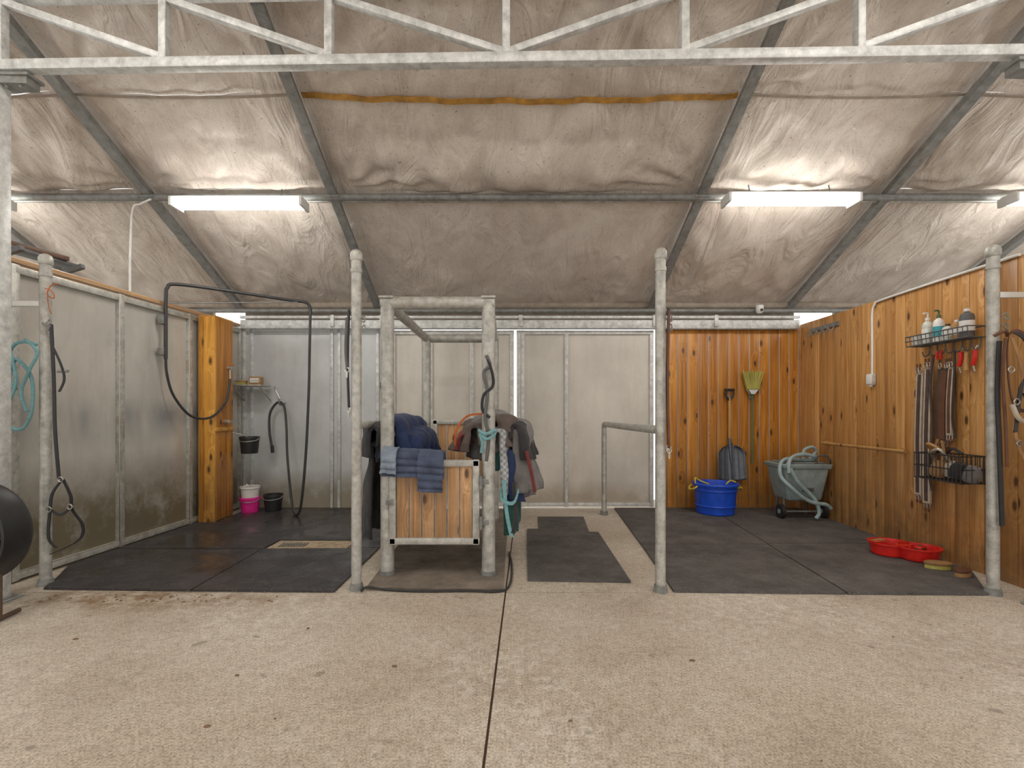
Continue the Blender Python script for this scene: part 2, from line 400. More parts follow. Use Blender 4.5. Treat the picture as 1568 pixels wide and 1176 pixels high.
# ---------------------------------------------------------------- walls
b = B('wall_left')
ys = [3.55, 3.80, 4.78, 5.74, 6.72]
for y0, y1 in zip(ys, ys[1:]):
    b.beam((XL(y0) - .03, y0, 1.25), (XL(y1) - .03, y1, 1.25), .03, 2.5, 'panel')
for y in ys:
    b.box((XL(y), y, 1.26), (.05, .07, 2.5), 'steel', .006)
for z in (.05, 2.47):
    b.beam((XL(3.55), 3.55, z), (XL(6.72), 6.72, z), .05, .06, 'steel', .005)
b.beam((XL(3.55) - .04, 3.55, 2.545), (XL(6.72) - .04, 6.72, 2.545), .10, .04, 'cap', .004)
b.done()
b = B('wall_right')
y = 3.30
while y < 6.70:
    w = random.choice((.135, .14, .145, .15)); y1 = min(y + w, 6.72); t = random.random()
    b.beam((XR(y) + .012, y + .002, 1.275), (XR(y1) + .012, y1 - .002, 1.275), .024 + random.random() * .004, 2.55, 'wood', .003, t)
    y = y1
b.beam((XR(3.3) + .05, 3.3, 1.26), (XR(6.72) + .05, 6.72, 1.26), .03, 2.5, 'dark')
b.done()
b = B('wall_back')
for x0, x1 in ((-3.72, -2.42), (-2.42, -1.62)):
    b.box(((x0 + x1) / 2, 6.80, 1.25), (x1 - x0, .03, 2.5), 'panelb')
for x in (-3.66, -3.56, -2.44, -2.34, -1.80, -1.70):
    b.box((x, 6.775, 1.25), (.045, .04, 2.5), 'steelw', .006)
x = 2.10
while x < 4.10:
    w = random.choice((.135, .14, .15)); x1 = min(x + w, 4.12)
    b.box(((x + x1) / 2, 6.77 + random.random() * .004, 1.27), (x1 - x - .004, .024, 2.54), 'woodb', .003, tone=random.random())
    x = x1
b.box((3.11, 6.80, 1.26), (2.0, .03, 2.5), 'dark')
b.box((-6.6, 6.80, 1.27), (5.7, .05, 2.54), 'panelb'); b.box((6.8, 6.80, 1.27), (5.35, .05, 2.54), 'panelb')
b.box((-6.8, 6.80, 2.65), (5.4, .05, .22), 'eave'); b.box((7.05, 6.80, 2.65), (4.9, .05, .22), 'eave')
b.box((.19, 6.80, 2.69), (7.7, .02, .16), 'eave')
b.done()
b = B('trim_1')   # header rail over the sliding doors
b.box((.19, 6.72, 2.555), (7.74, .07, .12), 'steelw', .008)
b.box((.19, 6.70, 2.655), (7.74, .05, .035), 'steelw', .006)
b.box((.19, 6.675, 2.49), (7.6, .02, .015), 'steeld')
for x in (-2.4, -1.72, .2, 2.05, 2.9): b.box((x, 6.68, 2.60), (.05, .05, .16), 'steelw', .004)
b.done()
b = B('trim_2')   # eave beam and rolled membrane edge
b.cyl((-9, 6.74, 2.83), (9, 6.74, 2.83), .05, 'eave'); b.cyl((-9, 6.70, 2.745), (9, 6.70, 2.745), .028, 'steeld')
b.done()
def door(name, x0, x1, inner):
    b = B(name); zc = 1.25
    b.box(((x0 + x1) / 2, 6.775, zc), (x1 - x0 - .02, .02, 2.42), 'doorp')
    for x in (x0 + .03, x1 - .03, *inner): b.box((x, 6.755, zc), (.055, .05, 2.46), 'steelw', .008)
    for z in (.055, 2.45): b.box(((x0 + x1) / 2, 6.755, z), (x1 - x0, .045, .055), 'steelw', .006)
    b.done()
door('door_1', -1.60, .11, (-1.05, -.48)); door('door_2', .145, 2.055, (.23, .84))
b = B('door_handle'); b.curve([(.27, 6.745, 1.0), (.27, 6.69, 1.02), (.27, 6.69, 1.2), (.27, 6.745, 1.22)], .01, 'steeld'); b.done()
# ---------------------------------------------------------------- roof
ribs = [-7.6, -5.6, -3.69, -1.78, 2.01, 3.93, 5.9, 7.9]
rows = [6.78, 5.02, 4.12, 2.6, .5]
b = B('ceiling')
for bi, (x0, x1) in enumerate(zip(ribs, ribs[1:])):
    wide = x1 - x0 > 3
    for ri, (ya, yb) in enumerate(zip(rows, rows[1:])):
        nu = 110 if wide else 60
        def fn(u, v):
            x = x0 + (x1 - x0) * u; yv = ya + (yb - ya) * v
            s = math.sin(math.pi * u) ** .8; sv = math.sin(math.pi * v)
            edge = min(1, min(u, 1 - u) * 8)
            seam = .35 + .65 * min(1, min(v, 1 - v) * 5)
            sag = -(.10 if wide else .06) * s * (.45 + .55 * sv)
            if ri == 0: sag = -.02 * s - .08 * s * sv
            if ri == 1: sag -= .09 * s * math.sin(math.pi * min(1, v * 1.6))
            wr = noise.noise(V((x * 3.0 + 1.5 * math.sin(yv * 1.3 + bi), yv * .8, bi * 3.3))) * .070
            wr += (.5 - abs(noise.noise(V((x * 2.6 + yv * 1.8 * (1 if u > .5 else -1), yv * .7, bi + 7.7)))) * 2) * .028
            wr += noise.noise(V((x * 8 + yv * 3, yv * 1.6, bi))) * .020
            # tension folds fanning from the rafter/purlin corners
            cx_ = 0 if u < .5 else 1
            ang = math.atan2((yv - ya) / (yb - ya) + .02, abs(u - cx_) * (2 if wide else 1.2) + .02)
            rad = math.hypot((yv - ya) / (yb - ya), (u - cx_) * (2 if wide else 1.2))
            wr += .032 * math.sin(ang * 15 + bi) * max(0, 1 - rad) * min(1, rad * 4)
            if ri == 0: wr *= .38
            return V((x, yv, RZ(yv) + .075 + sag + wr * edge * seam))
        b.grid(fn, nu, 40, 'fabric')
def fn2(u, v):
    x = -7.6 + 15.5 * u; yv = .5 - 6.0 * v
    return V((x, yv, RZ(yv) + .07 + .05 * noise.noise(V((x * 2, yv, 0)))))
b.grid(fn2, 60, 20, 'fabric')
b.done(80)
b = B('ceiling_seam_strap')
b.ribbon([(-1.74 + 3.71 * t, 4.12, RZ(4.12) + .040 - .052 * math.sin(math.pi * t) ** .8 + .006 * math.sin(t * 31) + .004 * math.sin(t * 70)) for t in [i / 40 for i in range(41)]], .045, .012, (0, .9, -.41), 'strap')
b.done()
b = B('ceiling_seam')
for x0, x1 in ((-5.6, -3.69), (-3.69, -1.78), (2.01, 3.93), (3.93, 5.9)):
    b.ribbon([(x0 + (x1 - x0) * t, 4.12, RZ(4.12) + .048 - .03 * math.sin(math.pi * t) ** .8) for t in [i / 10 for i in range(11)]], .02, .006, (0, .9, -.41), 'eave')
b.done()
for x in ribs:
    b = B('roof_rafter')
    b.beam((x, 6.78, RZ(6.78)), (x, .5, RZ(.5)), .055, .07, 'steeld', .006)
    b.beam((x + .0, 6.78, RZ(6.78) - .05), (x, .5, RZ(.5) - .05), .09, .012, 'steeld')
    b.beam((x, .5, RZ(.5)), (x, -5.5, RZ(-5.5)), .055, .07, 'steeld', .006)
    b.box((x, 5.0, RZ(5.0) - .05), (.16, .13, .02), 'steeld', .004)
    b.done()
b = B('roof_purlin'); b.cyl((-7.6, 4.98, RZ(4.98) - .055), (7.9, 4.98, RZ(4.98) - .055), .035, 'steeld')
b.cyl((-7.6, 5.06, RZ(5.06) - .02), (7.9, 5.06, RZ(5.06) - .02), .02, 'steel'); b.done()
# truss
def TY(x): return 3.35 - .02 * x
b = B('roof_truss')
zb, zt = 3.785, 4.26
b.beam((-4.6, TY(-4.6), zb), (4.6, TY(4.6), zb), .075, .075, 'steelw', .01)
b.beam((-4.6, TY(-4.6), zt), (4.6, TY(4.6), zt), .06, .05, 'steelw', .008)
vx = [-3.57, -2.40, -1.235, 0.0, 1.225, 2.41, 3.6]
for x in vx: b.beam((x, TY(x), zb), (x, TY(x), zt), .055, .065, 'steelw', .008)
for i in range(3):
    b.beam((vx[i + 1] - .02, TY(vx[i + 1]), zb + .05), (vx[i] + .02, TY(vx[i]), zt - .02), .05, .05, 'steelw', .006)
    j = 6 - i
    b.beam((vx[j - 1] + .02, TY(vx[j - 1]), zb + .05), (vx[j] - .02, TY(vx[j]), zt - .02), .05, .05, 'steelw', .006)
b.done()
def column(x):
    y = TY(x) + .03
    b = B('steel_column')
    b.box((x, y, 1.86), (.085, .085, 3.70), 'steelw', .008); b.box((x, y, .008), (.18, .18, .016), 'steeld', .002)
    s = 1 if x < 0 else -1
    b.box((x + s * .10, y, 3.722), (.32, .13, .02), 'steeld'); b.prism([(x + s * .03, y - .06), (x + s * .24, y - .05), (x + s * .24, y + .05), (x + s * .03, y + .06)], 3.66, 3.715, 'steeld')
    for k in (.08, .18): b.cyl((x + s * k, y - .03, 3.64), (x + s * k, y - .03, 3.75), .01, 'steeld', n=8)
    b.done()
column(-3.615); column(3.70)
# ---------------------------------------------------------------- lights
def fixture(x, y, z, lens='lens', name='fluorescent_light'):
    b = B(name)
    b.box((x, y, z + .075), (1.28, .15, .035), 'white', .006)
    mi = b.mi(lens); rings = []
    prof = [(-.095, .055), (-.09, .02), (-.05, 0), (.05, 0), (.09, .02), (.095, .055)]
    for xx in (-.62, .62): rings.append([b.bm.verts.new((x + xx, y + p, z + q)) for p, q in prof])
    n = len(prof)
    for i in range(n): b.face((rings[0][i], rings[0][(i + 1) % n], rings[1][(i + 1) % n], rings[1][i]), mi)
    b.face(rings[0][::-1], mi); b.face(rings[1], mi)
    for xx in (-.635, .635): b.box((x + xx, y, z + .035), (.03, .2, .09), 'white', .008)
    for xx in (-.4, .4): b.cyl((x + xx, y, z + .09), (x + xx, y + .03, z + .20), .006, 'steeld', n=8)
    b.done()
for x, y, z in ((-2.64, 4.80, 3.37), (2.82, 4.80, 3.41), (5.62, 4.80, 3.41), (-5.6, 4.8, 3.38)):
    fixture(x, y, z)
for x, y, z in ((-3.2, 1.6, 4.85), (3.2, 1.6, 4.85), (0, .5, 5.1), (-3.2, -1.5, 4.5), (3.2, -1.5, 4.5)):
    fixture(x, y, z, 'lensb', 'aisle_ceiling_light')
# ---------------------------------------------------------------- stall posts
def crosstie(b, x, y, z1, z0, m_='black'):
    b.curve([(x, y, z1), (x - .01, y, (z1 + z0) / 2), (x, y, z0 + .08)], .010, m_, 8)
    b.curve([(x + .018 * math.cos(a), y, z0 + .06 + .018 * math.sin(a)) for a in (0, 1.57, 3.14, 4.71)], .004, 'chrome', 6, 4, True)
    b.tube([(x, y, z0 + .04), (x, y, z0)], [.01, .006], 'chrome', 8)
def post(x, y, ties=()):
    b = B('stall_post')
    b.cyl((x, y, 0), (x, y, 2.50), .038, 'steel', n=24)
    b.lathe([(.040, 2.49), (.046, 2.50), (.046, 2.545), (.036, 2.565), (.015, 2.578), (.001, 2.58)], (x, y, 0), 'steel', 24)
    b.cyl((x, y, 0), (x, y, .05), .055, 'steeld', .045); b.cyl((x, y, 2.40), (x, y, 2.43), .043, 'steel')
    for z in (2.05, 1.98): b.curve([(x + .04, y - .02, z), (x + .07, y - .03, z + .02), (x + .07, y - .04, z - .03), (x + .04, y - .035, z - .01)], .005, 'steeld')
    for t in ties: crosstie(b, *t)
    if x < -3: b.box((-3.74, 3.77, 2.19), (.215, .02, .045), 'white', .003)
    if x > 3: b.box((3.75, 3.57, 2.21), (.23, .02, .045), 'white', .003)
    b.done()
post(-3.59, 3.77); post(-1.136, 3.67, ((-1.19, 3.66, 2.12, 1.30), (-1.186, 3.60, 2.05, 1.6, 'dgrey')))
post(1.158, 3.63, ((1.215, 3.62, 2.12, 1.02), (1.205, 3.575, 2.10, 1.0, 'brown'))); post(3.594, 3.57)
b = B('pipe_rail')
b.tube(smooth_path([(1.165, 3.675, 1.21), (1.22, 5.0, 1.195), (1.275, 6.2, 1.185), (1.28, 6.29, 1.17), (1.28, 6.32, 1.12), (1.28, 6.32, .6), (1.28, 6.32, .018)], 4), .034, 'steel', 14)
b.cyl((1.28, 6.32, 0.001), (1.28, 6.32, .05), .05, 'steeld'); b.done()
b = B('pipe_rail')
b.cyl((-1.155, 3.715, 1.24), (-1.22, 6.3, 1.24), .03, 'steel'); b.cyl((-1.22, 6.3, 0.018), (-1.22, 6.3, 1.27), .034, 'steel'); b.done()
# ---------------------------------------------------------------- horse stocks
b = B('horse_stocks')
xl, xr, yf, yb, H = -.975, -.145, 3.97, 5.90, 2.26
for x in (xl, xr):
    for yy in (yf, yb):
        b.cyl((x, yy, 0.018), (x, yy, H), .055, 'steel', n=20); b.cyl((x, yy, .018), (x, yy, .05), .062, 'steeld')
    b.cyl((x, yf, H - .02), (x, yb, H - .02), .045, 'steel')
    b.cyl((x, yf, 1.16), (x, yb, 1.16), .042, 'steel'); b.cyl((x, yf, .55), (x, yb, .55), .035, 'steel')
for yy in (yf, yb): b.cyl((xl - .05, yy, H - .02), (xr + .05, yy, H - .02), .052, 'steel')
b.box((xl, yf, H + .02), (.12, .12, .02), 'steel', .008); b.box((xr, yf, H + .02), (.12, .12, .02), 'steel', .008)
def gate(x0, x1, y, z0, z1, n):
    for z in (z0 + .03, z1 - .03): b.box(((x0 + x1) / 2, y, z), (x1 - x0, .055, .055), 'steel', .008)
    for x in (x0 + .03, x1 - .03): b.box((x, y, (z0 + z1) / 2), (.055, .055, z1 - z0), 'steel', .008)
    w = (x1 - x0 - .12) / n
    for i in range(n): b.box((x0 + .06 + w * (i + .5), y + .005, (z0 + z1) / 2), (w - .006, .025, z1 - z0 - .11), 'woodg', .003, tone=random.random())
gate(-.95, -.215, 3.93, .27, .96, 6)
gate(-.89, -.22, 5.86, .45, 1.25, 5)
for z in (.45, .78): b.box((-.18, 3.93, z), (.09, .03, .05), 'steeld', .004); b.cyl((-.205, 3.90, z - .05), (-.205, 3.90, z + .05), .014, 'steeld', n=10)
b.box((-.94, 3.90, .62), (.07, .02, .05), 'steeld', .004)
b.done()
# ---------------------------------------------------------------- blankets
b = B('navy_horse_blanket')      # rolled over the left side rail, spilling inward
b.drape((-.95, 4.06, 1.17), (-.90, 4.95, 1.17), .22, .20, .150, 'navy', .055, 1, .05, 60, 60, folds=3)
b.drape((-.86, 4.10, 1.10), (-.80, 4.9, 1.10), .10, .18, .125, 'navy', .05, 8, .04, 60, 60, folds=4)
b.drape((-1.11, 4.05, 1.16), (-1.09, 4.9, 1.18), .20, .10, .11, 'blackc', .04, 4, .03, folds=3)
b.drape((-1.12, 4.10, 1.02), (-1.10, 5.0, 1.02), .76, .1, .080, 'blackc', .035, 4, .04, folds=4)
b.done(60, .012)
b = B('quilted_stable_blanket')
b.drape((-.98, 3.93, .985), (-.50, 3.93, .965), .15, .15, .055, 'slate', .012, 5, .03, 40, 60, .055, 2, False)
b.drape((-.70, 3.91, .97), (-.50, 3.91, .95), .05, .24, .072, 'slate', .018, 11, .03, 20, 50, .055, 1, False)
b.drape((-.99, 3.915, .99), (-.87, 3.915, .985), .05, .13, .075, 'slatel', .010, 2, .02, 16, 40, .055, 1, False)
b.done(60, .008)
b = B('pile_of_horse_blankets')
for m_, a, c, dl, dr, r, amp, sd, fl, fo in (
    ('gray',   (-.10, 4.20, 1.17), (-.03, 5.10, 1.17), .25, .60, .225, .06, 2, .05, 4),
    ('gray',   (.02, 4.08, 1.12), (.07, 4.75, 1.14), .12, .46, .165, .05, 21, .06, 3),
    ('brownc', (-.27, 4.04, 1.17), (-.23, 4.7, 1.19), .16, .10, .130, .05, 3, .05, 3),
    ('brownc', (-.10, 4.06, 1.23), (-.02, 4.6, 1.23), .05, .18, .13, .05, 16, .05, 3),
    ('greenc', (-.04, 4.06, .95), (.0, 4.7, .95), .1, .64, .080, .03, 6, .03, 4),
    ('lgray',  (-.07, 4.035, 1.15), (-.045, 4.22, 1.15), .05, .54, .075, .015, 9, .02, 2),
    ('navy',   (.00, 4.05, .96), (.04, 4.8, .96), .1, .36, .100, .035, 12, .04, 3),
    ('blackc', (.08, 4.06, 1.18), (.12, 4.6, 1.18), .06, .24, .10, .03, 14, .05, 3),
    ('dkred',  (-.37, 4.10, 1.12), (-.35, 4.5, 1.12), .10, .05, .06, .02, 15, .03, 2)):
    b.drape(a, c, dl, dr, r, m_, amp, sd, fl, 56, 60, 0, fo)
b.ribbon([(-.43, 4.08, 1.06), (-.41, 4.01, 1.20), (-.32, 3.975, 1.31), (-.20, 3.965, 1.33)], .030, .008, (0, 1, 0), 'orange')
b.ribbon([(.17, 4.03, 1.02), (.21, 4.01, .84), (.24, 4.03, .68)], .028, .008, (.5, 1, 0), 'dkred')
b.ribbon([(-.02, 3.99, .78), (.0, 3.98, .55), (.03, 3.98, .38), (.05, 3.98, .32)], .022, .006, (1, 0, 0), 'teal')
b.ribbon([(.06, 3.99, .76), (.08, 3.98, .5), (.05, 3.98, .33)], .022, .006, (1, 0, 0), 'blackc')
b.ribbon([(-.05, 3.98, .70), (-.03, 3.97, .62), (.06, 3.97, .60), (.10, 3.98, .70)], .02, .006, (0, 0, 1), 'teal')
b.done(60, .012)
b = B('lead_rope')
x, y = -.16, 3.885
b.curve([(x, y, 1.80), (x + .03, y, 1.72), (x - .02, y, 1.66), (x + .01, y, 1.50), (x - .01, y, 1.30), (x + .02, y, 1.15), (x, y, .95)], .014, 'dgrey')
b.curve([(x + .01, y, 1.78), (x + .05, y - .01, 1.65), (x + .05, y, 1.55), (x - .02, y - .01, 1.48), (x - .03, y, 1.36), (x + .03, y, 1.30)], .012, 'blackc')
b.curve([(x - .06, y, 1.20), (x, y - .03, 1.17), (x + .07, y, 1.20), (x + .06, y, 1.16), (x, y - .03, 1.13), (x - .05, y, 1.17), (x - .03, y - .02, 1.1), (x - .04, y, 1.02)], .013, 'teal')
b.done()
# ---------------------------------------------------------------- plumbing box + wash boom
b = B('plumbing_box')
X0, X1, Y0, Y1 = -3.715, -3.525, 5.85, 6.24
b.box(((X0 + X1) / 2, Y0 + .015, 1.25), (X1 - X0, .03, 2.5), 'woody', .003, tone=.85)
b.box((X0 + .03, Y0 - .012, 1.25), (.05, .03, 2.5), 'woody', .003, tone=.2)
for i in range(3):
    ya = Y0 + .03 + i * .12
    for z0, z1 in ((.02, 1.12), (1.14, 2.5)): b.box((X1 - .013, ya + .06, (z0 + z1) / 2), (.026, .117, z1 - z0), 'woodb', .003, tone=random.random())
b.box((X1 + .01, (Y0 + Y1) / 2, 1.13), (.02, Y1 - Y0, .05), 'woody', .003, tone=.6)
b.box(((X0 + X1) / 2, (Y0 + Y1) / 2, 2.505), (X1 - X0, Y1 - Y0, .02), 'woody', .003)
b.box((X1 - .06, Y1 - .02, 1.25), (.09, .03, 2.49), 'woody', .003, tone=.4)
b.cyl((X1 + .0, 6.05, 1.22), (X1 + .06, 6.05, 1.22), .03, 'chrome'); b.box((X1 + .07, 6.05, 1.22), (.02, .1, .02), 'chrome', .004)
b.cyl((X1, 6.12, 1.90), (X1 + .05, 6.12, 1.90), .025, 'chrome'); b.box((X1 + .055, 6.12, 1.94), (.02, .06, .02), 'red', .004)
b.cyl((X1 + .03, 6.12, 1.90), (X1 + .03, 6.12, 1.75), .012, 'chrome')
b.done()
b = B('wash_bay_boom_with_hose')
px_, py_ = -3.71, 5.27
b.box((px_ - .035, py_, 2.35), (.06, .08, .10), 'steeld', .004); b.box((px_ - .035, py_, 2.0), (.06, .08, .08), 'steeld', .004)
b.curve([(px_, py_, 1.92), (px_, py_, 2.2), (px_, py_, 2.6), (px_ + .01, py_ + .01, 2.70), (px_ + .07, py_ + .05, 2.75), (-3.3, 5.55, 2.75), (-2.7, 5.98, 2.73), (-2.52, 6.07, 2.72), (-2.475, 6.1, 2.66), (-2.47, 6.1, 2.57)], .019, 'hose', 12)
b.cyl((px_, py_, 2.53), (-2.6, 6.02, 2.71), .006, 'steeld', n=8)
b.curve([(-2.47, 6.1, 2.58), (-2.48, 6.1, 2.1), (-2.49, 6.1, 1.6), (-2.53, 6.1, .77), (-2.60, 6.12, .15), (-2.70, 6.2, .035), (-2.84, 6.4, .18), (-2.94, 6.5, .735), (-3.01, 6.62, 1.17), (-3.06, 6.66, 1.42), (-3.15, 6.67, 1.475), (-3.25, 6.66, 1.33), (-3.26, 6.66, 1.08), (-3.22, 6.65, .86)], .016, 'hose', 10)
b.cyl((-3.22, 6.65, .88), (-3.21, 6.65, .78), .022, 'black')
b.curve([(-3.1, 6.78, 1.47), (-3.1, 6.66, 1.44), (-3.1, 6.60, 1.46), (-3.1, 6.60, 1.52)], .01, 'steeld')
b.curve([(-3.25, 6.78, 1.70), (-3.2, 6.70, 1.66), (-3.12, 6.68, 1.52)], .008, 'chrome')
b.curve([(-3.71, 5.27, 1.93), (-3.71, 5.29, 1.75), (-3.69, 5.37, 1.52), (-3.62, 5.55, 1.30), (-3.53, 5.78, 1.28), (-3.47, 5.98, 1.46), (-3.485, 6.08, 1.65), (-3.495, 6.12, 1.76)], .014, 'hose', 10); b.done()
b = B('wall_shelf')
b.box((-3.47, 6.58, 1.70), (.40, .30, .018), 'steel', .003)
for x in (-3.65, -3.29): b.beam((x, 6.76, 1.5), (x, 6.45, 1.69), .015, .02, 'steel')
b.cyl((-3.67, 6.44, 1.76), (-3.27, 6.44, 1.76), .005, 'steel', n=8); b.done()
b = B('scrub_brush'); b.box((-3.58, 6.55, 1.762), (.14, .07, .035), 'handle', .01)
b.box((-3.58, 6.55, 1.729), (.12, .055, .035), 'bristle'); b.done()
b = B('soap_box'); b.box((-3.39, 6.56, 1.765), (.16, .10, .11), 'tan', .012); b.box((-3.39, 6.508, 1.77), (.12, .004, .06), 'white'); b.done()
def bucket(name, x, y, z, r, h, m_, handle=True, taper=.82, hm='chrome'):
    b = B(name)
    b.lathe([(.001, 0), (r * taper, 0), (r * taper + .002, .005), (r * .985, h - .03), (r * 1.03, h - .03), (r * 1.05, h - .01), (r * 1.03, h), (r * .96, h), (r * .94, h - .03), (r * (taper - .04), .015), (.001, .015)], (x, y, z), m_, 36)
    if handle:
        b.curve([(x - r * 1.04, y, z + h - .02), (x - r * .9, y - r * .55, z + h - .05), (x, y - r * 1.12, z + h * .72), (x + r * .9, y - r * .55, z + h - .05), (x + r * 1.04, y, z + h - .02)], .005, hm)
    return b
b = bucket('pink_bucket', -3.40, 6.42, .019, .125, .20, 'pink')   # white bucket nested inside the pink one
b.lathe([(.001, 0), (.095, 0), (.113, .20), (.124, .21), (.124, .235), (.116, .235), (.11, .2), (.09, .02), (.001, .02)], (-3.40, 6.42, .125), 'white', 36)
b.curve([(-3.52, 6.42, .34), (-3.48, 6.36, .36), (-3.40, 6.31, .40), (-3.32, 6.36, .36), (-3.28, 6.42, .34)], .004, 'chrome')
b.lathe([(.001, 0), (.10, 0), (.10, .008), (.001, .008)], (-3.40, 6.42, .335), 'strapw', 24); b.done()
b = bucket('black_hanging_bucket', -3.375, 6.36, .80, .12, .22, 'black')
b.curve([(-3.53, 6.22, 1.08), (-3.47, 6.26, 1.06), (-3.40, 6.30, 1.03), (-3.38, 6.34, 1.0)], .006, 'chrome'); b.done()
bucket('black_bucket', -3.13, 6.50, .019, .12, .22, 'black').done()
# ---------------------------------------------------------------- wood bay objects
b = B('blue_muck_tub')
cx, cy = 2.75, 6.36
b.lathe([(.001, 0), (.225, 0), (.235, .01), (.262, .36), (.285, .365), (.29, .385), (.283, .40), (.262, .40), (.255, .37), (.225, .02), (.001, .02)], (cx, cy, .019), 'blue', 44)
for z in (.1, .3): b.lathe([(.2435 + z * .07, z), (.252 + z * .06, z + .01), (.2445 + z * .07, z + .02)], (cx, cy, .019), 'blue', 44)
for s in (-1, 1):
    b.curve([(cx + s * .27, cy - .09, .38), (cx + s * .31, cy - .08, .35), (cx + s * .33, cy, .33), (cx + s * .31, cy + .08, .35), (cx + s * .27, cy + .09, .38)], .012, 'yellow')
b.curve([(cx - .28, cy - .05, .41), (cx - .27, cy - .02, .48), (cx - .20, cy + .0, .44), (cx - .1, cy - .05, .40)], .010, 'yellow')
b.curve([(cx + .1, cy - .1, .41), (cx + .2, cy + .0, .44), (cx + .27, cy + .0, .42)], .010, 'yellow')
b.done()
def shovel(name, x, y, z, L=1.25, grey=False):
    b = B(name)
    def fn(u, v):   # scoop blade: wide rounded mouth, rolled shoulders
        t = abs(u - .5) * 2
        if v > .72: w = .185 * math.sqrt(max(0, 1 - ((v - .72) / .30) ** 2))
        else: w = .185 + .012 * (.72 - v)
        zz = z + .46 * v - (.03 * (1 - t * t) * (1 - v))
        rib = .006 * (math.cos(u * math.pi * 8) > .3)
        return V((x + (u - .5) * 2 * w, y - .045 - t ** 3 * .05 + .04 * v - rib, zz))
    b.grid(fn, 32, 20, 'shovel')
    if grey:
        b.tube([(x, y - .06, z + .22), (x, y - .01, z + .48), (x, y, z + .56), (x, y, z + L - .12)], [.008, .021, .019, .016], 'shovel', 12)
    else:
        b.tube([(x, y - .06, z + .22), (x, y - .01, z + .46), (x, y, z + .56)], [.008, .022, .021], 'shovel', 12)
        b.tube([(x, y, z + .55), (x, y, z + L - .12)], [.018, .016], 'handle', 12)
        b.box((x, 6.747, 1.55), (.06, .025, .04), 'steeld', .003)
    zt = z + L
    for s in (-1, 1): b.curve([(x, y, zt - .17), (x + s * .02, y, zt - .13), (x + s * .055, y, zt - .08), (x + s * .055, y, zt - .02)], .012, 'black')
    b.cyl((x - .065, y, zt - .01), (x + .065, y, zt - .01), .017, 'black')
    b.done(solid=.004)
shovel('shovel', 3.10, 6.71, .42, 1.24)
shovel('shovel', -1.60, 6.40, .06, 1.67, True)
b = B('broom')
x, y = 3.41, 6.70
b.tube([(x, y, .62), (x, y, 1.62)], .012, 'green', 10)
b.frustum((x, y - .005), 1.58, 1.66, (.06, .05), (.17, .06), 'white', .01)
for i in range(26):
    t = (i % 13) / 12 - .5
    b.beam((x + t * .15, y - .02 + (i // 13) * .03, 1.65), (x + t * .27 + random.uniform(-.008, .008), y - .02 + (i // 13) * .03, 1.90 + random.uniform(-.02, .015)), .014, .012, 'bristle')
b.box((3.41, 6.735, 1.55), (.06, .05, .04), 'steeld', .003)
b.done()
b = B('utility_cart')
cx, cy = 3.70, 6.15
b.frustum((cx, cy), .24, .66, (.42, .34), (.56, .44), 'greyp', .035)
b.frustum((cx, cy), .64, .70, (.58, .46), (.60, .48), 'greyp', .012)
b.frustum((cx, cy), .695, .72, (.50, .38), (.46, .34), 'dgrey', .008)
for s in (-1, 1):
    b.cyl((cx + s * .24, cy - .10, .104), (cx + s * .285, cy - .10, .104), .085, 'black', n=28); b.cyl((cx + s * .235, cy - .10, .104), (cx + s * .29, cy - .10, .104), .03, 'greyp')
    b.tube([(cx + s * .22, cy - .10, .10), (cx + s * .20, cy - .05, .28)], .016, 'dgrey'); b.tube([(cx + s * .20, cy + .14, .02), (cx + s * .19, cy + .1, .28)], .016, 'dgrey')
b.cyl((cx - .24, cy - .10, .10), (cx + .24, cy - .10, .10), .012, 'steeld'); b.box((cx + .02, cy - .18, .40), (.16, .02, .09), 'dgrey', .006)
b.curve([(cx + .12, cy - .2, .72), (cx + .12, cy - .22, .80), (cx + .24, cy - .22, .80), (cx + .26, cy - .2, .70)], .012, 'dgrey')
# draped hose
b.curve([(cx - .26, cy - .27, .60), (cx - .24, cy - .24, .74), (cx - .14, cy - .18, .80), (cx - .0, cy - .16, .82), (cx + .14, cy - .15, .78), (cx + .1, cy - .1, .745), (cx - .05, cy - .10, .745), (cx - .2, cy - .12, .76), (cx - .30, cy - .16, .70), (cx - .33, cy - .22, .55), (cx - .24, cy - .30, .42), (cx - .1, cy - .30, .30), (cx + .04, cy - .29, .24), (cx + .18, cy - .28, .22), (cx + .25, cy - .27, .17)], .022, 'bhose', 10)
b.curve([(cx - .24, cy - .26, .66), (cx - .16, cy - .27, .50), (cx - .02, cy - .27, .36), (cx + .06, cy - .28, .26), (cx + .1, cy - .28, .12), (cx + .06, cy - .28, .05)], .022, 'bhose', 10)
b.curve([(cx - .02, cy - .16, .76), (cx + .06, cy - .05, .86), (cx + .18, cy - .02, .90), (cx + .24, cy, .84), (cx + .16, cy, .75)], .020, 'bhose', 10)
b.done()
b = B('wooden_rail')
for yy in (6.05, 4.85): b.box((XR(yy) - .03, yy, .955), (.07, .04, .05), 'handle', .006)
b.cyl((XR(6.1) - .07, 6.10, .955), (XR(4.75) - .07, 4.75, .955), .018, 'handle', n=14); b.done()
b = B('electrical_conduit')
def wr(y, z, o=.015): return (XR(y) - o, y, z)
b.tube(smooth_path([wr(5.28, 1.76), wr(5.28, 2.1), wr(5.28, 2.42), wr(5.24, 2.51), wr(5.15, 2.535), wr(4.5, 2.545), wr(3.7, 2.55)], 5), .012, 'white', 10)
b.box(wr(5.28, 1.70, .03), (.05, .08, .12), 'steelw', .006, rz=-.04); b.box(wr(5.28, 1.70, .057), (.008, .07, .10), 'white', .003); b.cyl(wr(5.28, 1.62, .03), wr(5.28, 1.65, .03), .02, 'steelw'); b.done()
